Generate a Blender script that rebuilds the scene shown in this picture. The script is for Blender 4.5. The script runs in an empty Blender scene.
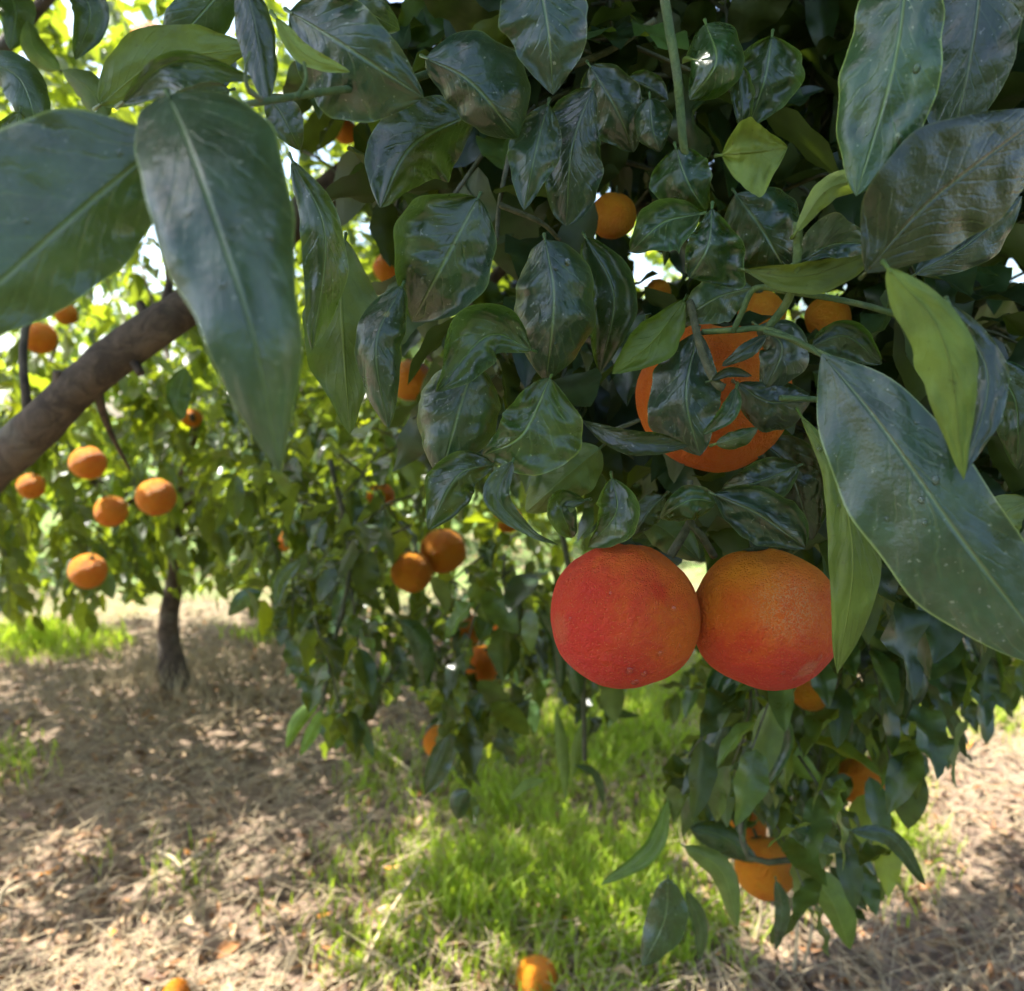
import bpy, math, random
import numpy as np
from mathutils import Vector, Matrix, noise
random.seed(7); rng = np.random.default_rng(7)
sc = bpy.context.scene
C = sc.collection
W, H, F = 1024, 991, 796.0
CAMZ = 1.2
PITCH = math.atan((495.5-415)/F)          # looking slightly down
CAM = np.array([0., 0., CAMZ])
cp, sp = math.cos(PITCH), math.sin(PITCH)
FWD = np.array([0, cp, -sp]); UP = np.array([0, sp, cp]); RT = np.array([1., 0, 0])

def P(x, y, d):
    return CAM + d*(FWD + RT*((x-512)/F) - UP*((y-495.5)/F))
def proj(p):
    q = np.asarray(p) - CAM
    d = q @ FWD
    dd = np.where(np.abs(d) < 1e-4, 1e-4, d)
    return 512 + F*(q @ RT)/dd, 495.5 - F*(q @ UP)/dd, d
def G(x, y, z=0.0):                        # ground point seen at a picture point
    r = FWD + RT*((x-512)/F) - UP*((y-495.5)/F)
    return CAM + r*((z-CAMZ)/r[2])

# ------------------------------------------------------------------ materials
class NT:
    def __init__(s, name):
        s.m = bpy.data.materials.new(name); s.m.use_nodes = True
        s.t = s.m.node_tree; s.t.nodes.clear()
        s.out = s.n('ShaderNodeOutputMaterial')
    def n(s, typ, **kw):
        nd = s.t.nodes.new(typ)
        for k, v in kw.items():
            if k.startswith('i_'):
                key = k[2:].replace('_', ' ')
                s.set(nd.inputs[key], v)
            elif k.startswith('n_'): s.set(nd.inputs[int(k[2:])], v)
            else: setattr(nd, k, v)
        return nd
    def set(s, inp, v):
        if isinstance(v, bpy.types.NodeSocket): s.t.links.new(v, inp)
        elif isinstance(v, (tuple, list)) and len(v) == 3 and inp.type == 'RGBA': inp.default_value = (*v, 1)
        else: inp.default_value = v
    def math(s, op, a, b=0.0, c=0.0, clamp=False):
        nd = s.n('ShaderNodeMath', operation=op, n_0=a, n_1=b, n_2=c); nd.use_clamp = clamp
        return nd.outputs[0]
    def mix(s, f, a, b, bt='MIX'):
        nd = s.t.nodes.new('ShaderNodeMix'); nd.data_type = 'RGBA'; nd.blend_type = bt
        s.set(nd.inputs[0], f); s.set(nd.inputs[6], a); s.set(nd.inputs[7], b)
        return nd.outputs[2]
    def ramp(s, f, stops):
        nd = s.n('ShaderNodeValToRGB'); s.set(nd.inputs[0], f)
        e = nd.color_ramp.elements
        while len(e) < len(stops): e.new(0.5)
        for el, (p, c) in zip(e, stops):
            el.position = p; el.color = (*c, 1) if len(c) == 3 else c
        return nd.outputs[0]
    def sm(s, x, lo, hi):                   # smooth step
        nd = s.n('ShaderNodeMapRange', interpolation_type='SMOOTHSTEP')
        s.set(nd.inputs[0], x); s.set(nd.inputs[1], lo); s.set(nd.inputs[2], hi)
        return nd.outputs[0]
    def noise(s, vec, scale, detail=3, rough=.55, dist=0.0):
        nd = s.n('ShaderNodeTexNoise'); nd.inputs['Scale'].default_value = scale
        nd.inputs['Detail'].default_value = detail; nd.inputs['Roughness'].default_value = rough
        nd.inputs['Distortion'].default_value = dist
        if vec is not None: s.t.links.new(vec, nd.inputs['Vector'])
        return nd.outputs[0]
    def bump(s, h, strength, dist, normal=None):
        nd = s.n('ShaderNodeBump'); s.set(nd.inputs['Height'], h)
        nd.inputs['Strength'].default_value = strength; nd.inputs['Distance'].default_value = dist
        if normal is not None: s.t.links.new(normal, nd.inputs['Normal'])
        return nd.outputs[0]
    def pbsdf(s, **kw):
        nd = s.n('ShaderNodeBsdfPrincipled')
        for k, v in kw.items(): s.set(nd.inputs[k.replace('_', ' ')], v)
        return nd.outputs[0]
    def done(s, sh):
        s.t.links.new(sh, s.out.inputs[0]); return s.m

def leaf_material(name, top, under, trans, detail=True, tfac=.30, rough=.38, rim=.30):
    t = NT(name)
    uv = t.n('ShaderNodeUVMap', uv_map='UVMap').outputs[0]
    pos = t.n('ShaderNodeTexCoord').outputs['Object']
    tint = t.n('ShaderNodeAttribute', attribute_name='tint').outputs['Color']
    sep = t.n('ShaderNodeSeparateXYZ'); t.t.links.new(uv, sep.inputs[0])
    u, v = sep.outputs[0], sep.outputs[1]
    au = t.math('ABSOLUTE', t.math('SUBTRACT', u, .5))            # 0 midrib .. .5 edge
    back = t.n('ShaderNodeNewGeometry').outputs['Backfacing']
    mid = t.math('SUBTRACT', 1.0, t.sm(au, .004, .026))
    n0 = t.noise(pos, 70, 3, .6)
    vw = t.math('MULTIPLY', t.noise(pos, 45, 3, .6), 1.5)
    f = t.math('FRACT', t.math('ADD', vw, t.math('SUBTRACT', t.math('MULTIPLY', v, 10.0), t.math('MULTIPLY', t.math('POWER', au, .8), 6.0))))
    fv = t.math('ABSOLUTE', t.math('SUBTRACT', f, .5))
    vein = t.math('MULTIPLY', t.math('SUBTRACT', 1.0, t.sm(fv, 0.0, .16)), t.sm(n0, .35, .65))
    edge = t.sm(au, .478, .496)
    n1 = t.noise(pos, 55, 4, .6); n2 = t.noise(pos, 260, 3, .6)
    dust = t.sm(t.noise(pos, 75, 5, .65, .6), .45, .72)
    ctop = t.mix(t.sm(n1, .3, .7), tuple(c*.72 for c in top), tuple(c*1.35 for c in top))
    cund = t.mix(t.sm(n1, .3, .7), tuple(c*.8 for c in under), tuple(c*1.2 for c in under))
    if detail:
        ctop = t.mix(t.math('MULTIPLY', dust, .22), ctop, (.13, .17, .15))
        spots = t.sm(t.noise(pos, 420, 2, .5), .68, .74)
        les = t.sm(t.noise(pos, 60, 2, .5), .74, .78)
        ctop = t.mix(t.math('MULTIPLY', les, .7), ctop, (.22, .19, .04))
        ctop = t.mix(t.math('MULTIPLY', spots, .5), ctop, (.30, .33, .26))
        ctop = t.mix(t.math('MULTIPLY', vein, .20), ctop, (.12, .20, .08))
        ctop = t.mix(t.math('MULTIPLY', mid, .55), ctop, (.16, .24, .10))
        ctop = t.mix(t.math('MULTIPLY', edge, rim), ctop, (.22, .30, .10))
        cund = t.mix(t.math('MULTIPLY', vein, .15), cund, tuple(c*.7 for c in under))
        cund = t.mix(t.math('MULTIPLY', mid, .6), cund, (.22, .27, .08))
        spots2 = t.sm(t.noise(pos, 300, 2, .5), .69, .73)
        cund = t.mix(t.math('MULTIPLY', spots2, .5), cund, (.06, .06, .02))
    col = t.mix(back, ctop, cund)
    col = t.mix(1.0, col, tint, 'MULTIPLY')
    rr = t.math('ADD', rough, t.math('MULTIPLY', t.math('SUBTRACT', n1, .5), .35))
    rr = t.math('ADD', rr, t.math('MULTIPLY', back, .22), clamp=True)
    if detail:
        h = t.math('ADD', t.math('MULTIPLY', vein, -.20), t.math('MULTIPLY', mid, -.8))
        h = t.math('ADD', h, t.math('MULTIPLY', n1, 1.1))
        h = t.math('ADD', h, t.math('MULTIPLY', n2, .5))
        nrm = t.bump(h, .6, .0014)
        p = t.pbsdf(Base_Color=col, Roughness=rr, Normal=nrm, Specular_IOR_Level=.42, Coat_Weight=t.math('MULTIPLY', .42, t.math('SUBTRACT', 1, back)), Coat_Roughness=.14, Coat_Normal=nrm)
    else:
        p = t.pbsdf(Base_Color=col, Roughness=rr, Specular_IOR_Level=.45)
    tr = t.n('ShaderNodeBsdfTranslucent')
    t.set(tr.inputs[0], t.mix(1.0, t.mix(t.sm(n1, .3, .7), tuple(c*.8 for c in trans), trans), tint, 'MULTIPLY'))
    mx = t.n('ShaderNodeMixShader'); mx.inputs[0].default_value = tfac
    t.t.links.new(p, mx.inputs[1]); t.t.links.new(tr.outputs[0], mx.inputs[2])
    return t.done(mx.outputs[0])

TOP = (.010, .029, .012); UND = (.105, .145, .042); TRN = (.30, .48, .035)
M_hero = leaf_material('leaf_dark', TOP, UND, TRN, rough=.30, tfac=.2)
M_blue = leaf_material('leaf_waxy', (.011, .032, .018), UND, TRN, rough=.34, tfac=.16)
M_wax = leaf_material('leaf_big_waxy', (.017, .046, .027), UND, TRN, rough=.34, tfac=.16, rim=.8)
M_young = leaf_material('leaf_young', (.16, .25, .05), (.20, .27, .06), (.40, .55, .05), rough=.40)
M_shade = leaf_material('leaf_shade_toned', (.014, .032, .012), (.036, .056, .015), (.18, .28, .02), detail=False, tfac=.12, rough=.34)  # leaf colour darkened to paint in the deep shade inside the canopy
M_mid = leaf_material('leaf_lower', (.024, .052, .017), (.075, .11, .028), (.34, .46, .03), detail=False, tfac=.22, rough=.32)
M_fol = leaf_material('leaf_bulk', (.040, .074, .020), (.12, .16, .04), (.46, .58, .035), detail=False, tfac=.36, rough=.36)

def bark_material(name, a, b, scale=30):
    t = NT(name)
    pos = t.n('ShaderNodeTexCoord').outputs['Object']
    mp = t.n('ShaderNodeMapping'); t.t.links.new(pos, mp.inputs[0]); mp.inputs['Scale'].default_value = (1, 1, 1)
    n1 = t.noise(mp.outputs[0], scale, 6, .65, .8); n2 = t.noise(mp.outputs[0], scale*6, 4, .6)
    n3 = t.noise(mp.outputs[0], scale*.35, 3, .5)
    col = t.mix(t.sm(n1, .35, .65), a, b)
    col = t.mix(t.math('MULTIPLY', t.sm(n3, .5, .7), .5), col, (.20, .19, .16))
    h = t.math('ADD', n1, t.math('MULTIPLY', n2, .3))
    return t.done(t.pbsdf(Base_Color=col, Roughness=.88, Normal=t.bump(h, .9, .004)))
M_bark = bark_material('bark', (.040, .027, .021), (.115, .08, .06))
M_twig = bark_material('twig_bark', (.045, .055, .025), (.10, .10, .05), 90)
M_gtwig = bark_material('green_stem', (.045, .085, .03), (.10, .145, .045), 60)
M_dry = bark_material('dry_wood', (.38, .30, .18), (.56, .45, .28), 60)

def fruit_material(name, kind):
    t = NT(name)
    pos = t.n('ShaderNodeTexCoord').outputs['Object']
    sep = t.n('ShaderNodeSeparateXYZ'); t.t.links.new(pos, sep.inputs[0])
    n1 = t.noise(pos, 1.6, 3, .5, .4); n2 = t.noise(pos, 7, 4, .6); n3 = t.noise(pos, 34, 4, .7)
    org, red, yel = (.80, .155, .010), (.62, .030, .022), (.88, .28, .018)
    if kind == 'blush':
        m = t.math('ADD', t.math('MULTIPLY', sep.outputs[0], -.42), t.math('MULTIPLY', n1, .85))
        m = t.math('ADD', m, t.math('MULTIPLY', n3, .42)); m = t.math('ADD', m, t.math('MULTIPLY', t.math('SUBTRACT', n2, .75), .35)); m = t.math('ADD', m, t.math('MULTIPLY', sep.outputs[2], -.22))
        m = t.math('SUBTRACT', m, .10)
        col = t.ramp(m, [(.12, (.88, .17, .014)), (.42, (.80, .080, .020)), (.70, (.76, .046, .022)), (1, (.70, .032, .026))])
    elif kind == 'mixed':
        m = t.math('ADD', t.math('MULTIPLY', sep.outputs[2], -.50), t.math('MULTIPLY', n1, .8))
        m = t.math('ADD', m, t.math('MULTIPLY', n3, .48)); m = t.math('ADD', m, t.math('MULTIPLY', n2, .2))
        m = t.math('SUBTRACT', m, .14)
        col = t.ramp(m, [(.15, (.92, .28, .014)), (.48, (.88, .17, .014)), (.74, (.78, .075, .018)), (1, (.68, .045, .022))])
    else:
        m = t.math('ADD', t.math('MULTIPLY', n1, .7), t.math('MULTIPLY', n2, .3))
        col = t.ramp(m, [(.25, (.95, .38, .020)), (.5, (.94, .31, .014)), (.8, (.88, .20, .010))])
    if kind == 'deep': col = t.ramp(m, [(.25, (.92, .27, .014)), (.5, (.90, .19, .012)), (.8, (.82, .11, .012))])
    if kind in ('blush', 'mixed'):
        # wind scars: pale scuffed network confined to patches
        vo = t.n('ShaderNodeTexVoronoi', feature='DISTANCE_TO_EDGE'); vo.inputs['Scale'].default_value = 15
        wp = t.n('ShaderNodeVectorMath', operation='ADD'); t.t.links.new(pos, wp.inputs[0])
        nn = t.n('ShaderNodeTexNoise'); nn.inputs['Scale'].default_value = 9; t.t.links.new(pos, nn.inputs['Vector'])
        sv = t.n('ShaderNodeVectorMath', operation='SCALE'); t.t.links.new(nn.outputs[1], sv.inputs[0]); sv.inputs[3].default_value = .35
        t.t.links.new(sv.outputs[0], wp.inputs[1]); t.t.links.new(wp.outputs[0], vo.inputs['Vector'])
        ln = t.math('SUBTRACT', 1, t.sm(vo.outputs[0], .0, .11))
        if kind == 'mixed':
            d = t.n('ShaderNodeVectorMath', operation='DISTANCE', n_0=pos, n_1=(.05, -.9, .22)).outputs['Value']
            msk = t.math('SUBTRACT', 1, t.sm(d, .15, .62))
            col = t.mix(t.math('MULTIPLY', t.math('MULTIPLY', ln, msk), .75), col, (.80, .42, .20))
            d2 = t.n('ShaderNodeVectorMath', operation='DISTANCE', n_0=pos, n_1=(.30, -.68, -.66)).outputs['Value']
            s2 = t.math('SUBTRACT', 1, t.sm(t.math('ADD', d2, t.math('MULTIPLY', n3, .25)), .24, .32))
            col = t.mix(t.math('MULTIPLY', s2, .4), col, (.62, .30, .16))
        else:
            d = t.n('ShaderNodeVectorMath', operation='DISTANCE', n_0=pos, n_1=(-.86, -.40, -.18)).outputs['Value']
            s2 = t.math('SUBTRACT', 1, t.sm(t.math('ADD', d, t.math('MULTIPLY', n3, .3)), .30, .42))
            col = t.mix(t.math('MULTIPLY', s2, .28), col, (.66, .22, .08))
            d3 = t.n('ShaderNodeVectorMath', operation='DISTANCE', n_0=pos, n_1=(.28, -.80, .38)).outputs['Value']
            s3 = t.math('SUBTRACT', 1, t.sm(t.math('ADD', d3, t.math('MULTIPLY', n2, .1)), .12, .22))
            col = t.mix(t.math('MULTIPLY', s3, .8), col, (.74, .045, .010))
    sc_ = 62
    v1 = t.n('ShaderNodeTexVoronoi', feature='F1'); v1.inputs['Scale'].default_value = sc_*.36; t.t.links.new(pos, v1.inputs['Vector'])
    pore = t.math('SUBTRACT', 1, t.sm(v1.outputs[0], .05, .34))
    col = t.mix(t.math('MULTIPLY', pore, .42), col, (.92, .30, .07))
    h = t.math('ADD', t.math('MULTIPLY', pore, -.8), t.math('MULTIPLY', n2, 1.2))
    h = t.math('ADD', h, t.math('MULTIPLY', n3, .45))
    return t.done(t.pbsdf(Base_Color=col, Roughness=t.math('ADD', .42, t.math('MULTIPLY', n2, .2)), Normal=t.bump(h, .8, .045),
                  Subsurface_Weight=.12, Subsurface_Radius=(.9, .25, .05), Subsurface_Scale=.12, Specular_IOR_Level=.30))
M_fr = {k: fruit_material('peel_'+k, k) for k in ('blush', 'mixed', 'plain', 'deep')}
t = NT('water'); fr_ = t.n('ShaderNodeFresnel'); fr_.inputs[0].default_value = 1.5
gl_ = t.n('ShaderNodeBsdfGlossy'); gl_.inputs['Roughness'].default_value = .04
tp_ = t.n('ShaderNodeBsdfTransparent'); mw_ = t.n('ShaderNodeMixShader')
t.t.links.new(fr_.outputs[0], mw_.inputs[0]); t.t.links.new(tp_.outputs[0], mw_.inputs[1]); t.t.links.new(gl_.outputs[0], mw_.inputs[2])
M_water = t.done(mw_.outputs[0])

# ------------------------------------------------------------------ helpers
def tag(o, label=None, cat=None, group=None, kind=None):
    if label: o['label'] = label
    if cat: o['category'] = cat
    if group: o['group'] = group
    if kind: o['kind'] = kind
    return o
def empty(name, loc=(0, 0, 0)):
    o = bpy.data.objects.new(name, None); C.objects.link(o); o.location = loc; o.empty_display_size = .1
    return o
def mesh_obj(name, verts, faces, mat, parent=None, uvs=None, tint=None, smooth=True):
    """verts (N,3) world; faces (M,k) array or list; parent at its own location -> verts shifted"""
    verts = np.asarray(verts, dtype=np.float32).reshape(-1, 3)
    off = np.zeros(3)
    if parent is not None:
        p = parent; 
        while p is not None: off = off + np.array(p.location); p = p.parent
        verts = verts - off.astype(np.float32)
    me = bpy.data.meshes.new(name)
    if isinstance(faces, np.ndarray):
        k = faces.shape[1]; nf = len(faces)
        me.vertices.add(len(verts)); me.vertices.foreach_set('co', verts.ravel())
        me.loops.add(nf*k); me.loops.foreach_set('vertex_index', faces.astype(np.int32).ravel())
        me.polygons.add(nf); me.polygons.foreach_set('loop_start', np.arange(0, nf*k, k, dtype=np.int32))
        me.update(calc_edges=True)
        li = faces.ravel()
    else:
        me.from_pydata([tuple(v) for v in verts], [], faces); me.update()
        li = np.zeros(len(me.loops), dtype=np.int32); me.loops.foreach_get('vertex_index', li)
    if uvs is not None:
        l = me.uv_layers.new(name='UVMap'); l.data.foreach_set('uv', np.asarray(uvs, dtype=np.float32)[li].ravel())
    if tint is not None:
        tint = np.asarray(tint, dtype=np.float32)
        if tint.ndim == 1: tint = np.tile(tint, (len(verts), 1))
        a = me.color_attributes.new('tint', 'FLOAT_COLOR', 'POINT')
        a.data.foreach_set('color', np.hstack([tint, np.ones((len(tint), 1), np.float32)]).ravel())
    if smooth: me.polygons.foreach_set('use_smooth', np.ones(len(me.polygons), dtype=bool))
    me.materials.append(mat); me.validate()
    o = bpy.data.objects.new(name, me); C.objects.link(o)
    if parent is not None: o.parent = parent
    return o

def spline(pts, n):
    pts = np.asarray(pts, float)
    if len(pts) == 2: return pts[0] + np.linspace(0, 1, n)[:, None]*(pts[1]-pts[0])
    e = np.vstack([2*pts[0]-pts[1], pts, 2*pts[-1]-pts[-2]])
    # parametrise by chord length
    seg = np.linalg.norm(np.diff(pts, axis=0), axis=1); cum = np.r_[0, np.cumsum(seg)]
    out = []
    for s in np.linspace(0, cum[-1], n):
        i = min(np.searchsorted(cum, s, side='right')-1, len(seg)-1); t = (s-cum[i])/max(seg[i], 1e-9)
        p0, p1, p2, p3 = e[i], e[i+1], e[i+2], e[i+3]
        out.append(.5*((2*p1)+(-p0+p2)*t+(2*p0-5*p1+4*p2-p3)*t*t+(-p0+3*p1-3*p2+p3)*t**3))
    return np.array(out)

def tube_data(pts, radii, n=24, sides=8, wob=0.0, seed=0):
    c = spline(pts, n) if n else np.asarray(pts, float)
    n = len(c)
    r = np.interp(np.linspace(0, 1, n), np.linspace(0, 1, len(radii)), radii)
    T = np.gradient(c, axis=0); T /= np.linalg.norm(T, axis=1)[:, None]+1e-12
    ref = np.array([0, 0, 1.]) if abs(T[0][2]) < .9 else np.array([1., 0, 0])
    V = []; a = np.linspace(0, 2*np.pi, sides, endpoint=False)
    N = np.cross(T[0], ref); N /= np.linalg.norm(N)
    for i in range(n):
        N = N - T[i]*(N @ T[i]); N /= np.linalg.norm(N)+1e-12
        B = np.cross(T[i], N)
        for k, t in enumerate(a):
            rr = r[i]
            if wob: 
                q = c[i]*14 + np.array([math.cos(t), math.sin(t), seed])*.7
                rr *= 1 + wob*noise.noise(Vector(q)) + wob*.7*noise.noise(Vector(c[i]*42+np.array([math.cos(t), math.sin(t), 0])*1.6))
            V.append(c[i] + rr*(math.cos(t)*N + math.sin(t)*B))
    Fc = [(i*sides+k, i*sides+(k+1) % sides, (i+1)*sides+(k+1) % sides, (i+1)*sides+k) for i in range(n-1) for k in range(sides)]
    V.append(c[0]); V.append(c[-1]); b0 = n*sides
    Fc += [(b0, (k+1) % sides, k, k) for k in range(0)]
    return np.array(V), Fc, n, sides
def tube(name, pts, radii, mat, parent=None, n=24, sides=8, wob=0.0, seed=0):
    V, Fc, n, s = tube_data(pts, radii, n, sides, wob, seed)
    b0 = n*s
    Fc = Fc + [(b0, (k+1) % s, k) for k in range(s)] + [(b0+1, (n-1)*s+k, (n-1)*s+(k+1) % s) for k in range(s)]
    return mesh_obj(name, V, Fc, mat, parent)

# ------------------------------------------------------------------ leaf shapes
def profile(v, kind='oval'):
    v = np.clip(v, 0, 1)
    if kind == 'lance': return np.sin(np.pi*v**.80)**.85*(1-.12*v)
    if kind == 'blunt': return np.clip(1-(2*v**1.25-1)**4, 0, 1)**.6
    if kind == 'round': return np.sqrt(np.clip(1-(2*v**1.02-1)**2, 0, 1))
    return np.sin(np.pi*v**.85)**.72
def leaf(mid, a, b, d, top=True, fold=.25, roll=0.0, wav=.10, bend=0.0, prof='oval', mat=None, tint=(1, 1, 1),
         parent=None, label=None, stalk=None, nu=17, nv=40, freq=None, name='leaf', cup=0.0, drops=0):
    """mid: picture points base->tip (x,y[,depth]); a/b half widths in px (a = up/left side, b = down/right side)"""
    pts = [P(m[0], m[1], m[2] if len(m) > 2 else d) for m in mid]
    c = spline(pts, nv)
    vd = c - CAM; dep = vd @ FWD; V = vd/np.linalg.norm(vd, axis=1)[:, None]
    T = np.gradient(c, axis=0); T /= np.linalg.norm(T, axis=1)[:, None]+1e-12
    Wd = np.cross(V, T); Wd /= np.linalg.norm(Wd, axis=1)[:, None]+1e-12
    dx, dy = mid[-1][0]-mid[0][0], mid[-1][1]-mid[0][1]
    axis = RT if abs(dy) > abs(dx) else -UP
    if (Wd.mean(0) @ axis) < 0: Wd = -Wd
    vv = np.linspace(0, 1, nv); pr = profile(vv, prof)
    def wid(w):
        if isinstance(w, (list, tuple)):
            q = np.interp(vv, np.linspace(0, 1, len(w)), w)
            for _ in range(5): q = np.r_[q[0]*.75, .25*q[:-2]+.5*q[1:-1]+.25*q[2:], q[-1]*.5]
            return q
        return w*pr
    wa, wb = wid(a)*dep/F, wid(b)*dep/F
    ph = random.uniform(0, 6.28); fq = freq or random.uniform(2.2, 3.6)
    s = np.linspace(-1, 1, nu)
    sd = random.uniform(0, 99); pk = random.uniform(.10, .22)*(.5 if (max(np.ravel(a))+max(np.ravel(b))) > 100 and d < .32 else 1); ec = random.uniform(-.9, .7)*(.4 if d < .36 else 1); tc = random.uniform(-.1, 1.4)*(.2 if d < .36 else 1); fold = fold + (random.uniform(0, .4) if .36 < d < .45 else 0)
    verts = np.zeros((nv, nu, 3)); uv = np.zeros((nv, nu, 2))
    wm = max(wa.max(), wb.max())
    for j, sj in enumerate(s):
        w = wa if sj < 0 else wb
        jit = 1 + .025*np.sin(vv*23+ph+sj*3)*abs(sj)
        jit = jit + (.10*np.array([noise.noise(Vector((v_*4.5+sd, 3 if sj < 0 else 8, .5)))+.5*noise.noise(Vector((v_*11+sd, 3 if sj < 0 else 8, 4))) for v_ in vv]) if max(np.ravel(a)) < 60 else 0)
        off = Wd*(w*sj*jit)[:, None]
        z = fold*abs(sj)*w + roll*sj*w + cup*sj*sj*w + wav*wm*np.sin(fq*2*np.pi*vv+ph+(1.3 if sj > 0 else 0))*sj*sj*pr + bend*wm*(vv-.5)**2*4
        z = z + wm*.05*np.sin(vv*31+sj*4+ph)*abs(sj)*pr
        z = z + wm*pk*pr**.5*np.array([noise.noise(Vector((sj*2.1+sd, v_*4.2, 0)))+.5*noise.noise(Vector((sj*4.5, v_*10+sd, 5))) for v_ in vv])*min(1, abs(sj)*5) + ec*sj**6*w + tc*wm*np.clip(vv-.62, 0, 1)**2*6
        verts[:, j] = c + off + V*z[:, None]
        uv[:, j, 0] = (sj+1)/2; uv[:, j, 1] = vv
    idx = np.arange(nv*nu).reshape(nv, nu)
    fc = np.stack([idx[:-1, :-1], idx[:-1, 1:], idx[1:, 1:], idx[1:, :-1]], -1).reshape(-1, 4)
    A = verts.reshape(-1, 3)
    nrm = np.cross(A[fc[:, 1]]-A[fc[:, 0]], A[fc[:, 3]]-A[fc[:, 0]]).sum(0)
    facing = -(nrm @ V.mean(0)) > 0
    if facing != top: fc = fc[:, ::-1]
    verts = A; uvs = uv.reshape(-1, 2); faces = [tuple(f) for f in fc]
    # stalk
    dl = (c[0]-c[2]); dl /= np.linalg.norm(dl)+1e-12
    if stalk is None: sp_ = [c[0]+dl*.003+V[0]*.014, c[0]+dl*.002+V[0]*.004, c[1]]
    else: sp_ = [P(*s_) for s_ in stalk] + [c[1]]
    TV, TF, n_, sd_ = tube_data(sp_, [.0011, .0009, .0006], 8, 6)
    TV = TV[:n_*sd_]
    b0 = len(verts); faces += [tuple(i+b0 for i in f) for f in TF]
    verts = np.vstack([verts, TV]); uvs = np.vstack([uvs, np.tile([.5, .02], (len(TV), 1))])
    j = random.uniform(.88, 1.12)
    tn = np.array(tint)*j
    o = mesh_obj(name, verts, faces, mat or M_hero, parent, uvs, tn)
    if label: o['label'] = label
    if drops:
        for _ in range(drops//3+1):
            q = A[random.randrange(4, nv-6)*nu + random.randrange(3, nu-3)]
            zz = -(q-CAM)/np.linalg.norm(q-CAM); x_ = np.cross(zz, UP); x_ /= np.linalg.norm(x_); y_ = np.cross(zz, x_)
            rr = random.uniform(.0008, .0015); st = random.uniform(1, 1.7); BV, BF = [], []
            for i in range(5):
                a_ = .5*math.pi*i/4
                for k in range(10):
                    b_ = 2*math.pi*k/10; BV.append(q + rr*(math.sin(a_)*(math.cos(b_)*x_+st*math.sin(b_)*y_)+.6*math.cos(a_)*zz))
            for i in range(4):
                for k in range(10): BF.append((i*10+k, (i+1)*10+k, (i+1)*10+(k+1) % 10, i*10+(k+1) % 10))
            w_ = mesh_obj('water_drop', BV, BF, M_water); w_.parent = o
            if parent is not None: w_.data.transform(Matrix.Translation(-Vector(parent.location)))
    return o

def templates(nu, nv, k=8):
    out = []
    for i in range(k):
        r = random.Random(i*13+5)
        fold = r.uniform(.1, .55); curl = r.uniform(-.05, .38); wv = r.uniform(.02, .12); ph = r.uniform(0, 6); wr = r.uniform(.20, .27); tw = r.uniform(-.6, .6)
        vv = np.linspace(0, 1, nv); s = np.linspace(-1, 1, nu)
        pr = profile(vv, 'lance' if i % 2 else 'oval')
        A = np.zeros((nv, nu, 3)); uv = np.zeros((nv, nu, 2))
        for j, sj in enumerate(s):
            x = sj*wr*pr; z = abs(x)*fold - curl*vv**2 + wv*np.sin(2.5*6.28*vv+ph+sj)*abs(sj)*pr
            a = tw*vv
            A[:, j, 0] = x*np.cos(a)-(z+curl*vv**2)*np.sin(a); A[:, j, 1] = vv; A[:, j, 2] = z + x*np.sin(a)
            uv[:, j, 0] = (sj+1)/2; uv[:, j, 1] = vv
        out.append((A.reshape(-1, 3), uv.reshape(-1, 2)))
    idx = np.arange(nv*nu).reshape(nv, nu)
    fc = np.stack([idx[:-1, :-1], idx[:-1, 1:], idx[1:, 1:], idx[1:, :-1]], -1).reshape(-1, 4)
    return out, fc
TPL = {'hi': templates(7, 12), 'mid': templates(5, 7), 'low': templates(3, 5)}

class LeafBatch:
    def __init__(s): s.o = []; s.d = []; s.n = []; s.l = []; s.t = []
    def add(s, o, d, n, l, t): s.o.append(o); s.d.append(d); s.n.append(n); s.l.append(l); s.t.append(t)
    def build(s, name, mat, parent, res='mid', wf=1.0):
        tpl, fc = TPL[res]
        O = np.array(s.o); D = np.array(s.d); N = np.array(s.n); L = np.array(s.l); T = np.array(s.t)
        D /= np.linalg.norm(D, axis=1)[:, None]; X = np.cross(D, N); X /= np.linalg.norm(X, axis=1)[:, None]+1e-9
        Z = np.cross(X, D)
        k = len(tpl[0][0]); n = len(O)
        which = rng.integers(0, len(tpl), n)
        TA = np.array([t_[0] for t_ in tpl])[which]; UV = np.array([t_[1] for t_ in tpl])[which]
        V = O[:, None] + L[:, None, None]*(TA[..., 0:1]*wf*X[:, None]+TA[..., 1:2]*D[:, None]+TA[..., 2:3]*Z[:, None])
        Fc = (np.arange(n)*k)[:, None, None] + fc[None]
        return mesh_obj(name, V.reshape(-1, 3), Fc.reshape(-1, 4), mat, parent, UV.reshape(-1, 2), np.repeat(T, k, 0))

class TwigBatch:
    def __init__(s): s.V = []; s.F = []; s.b = 0
    def add(s, pts, r0, r1, n=6, sides=4):
        V, Fc, n_, sd = tube_data(pts, [r0, r1], n, sides)
        V = V[:n_*sd]; s.V.append(V); s.F += [tuple(i+s.b for i in f) for f in Fc]; s.b += len(V)
    def build(s, name, mat, parent):
        return mesh_obj(name, np.vstack(s.V), np.array(s.F), mat, parent)

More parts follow.
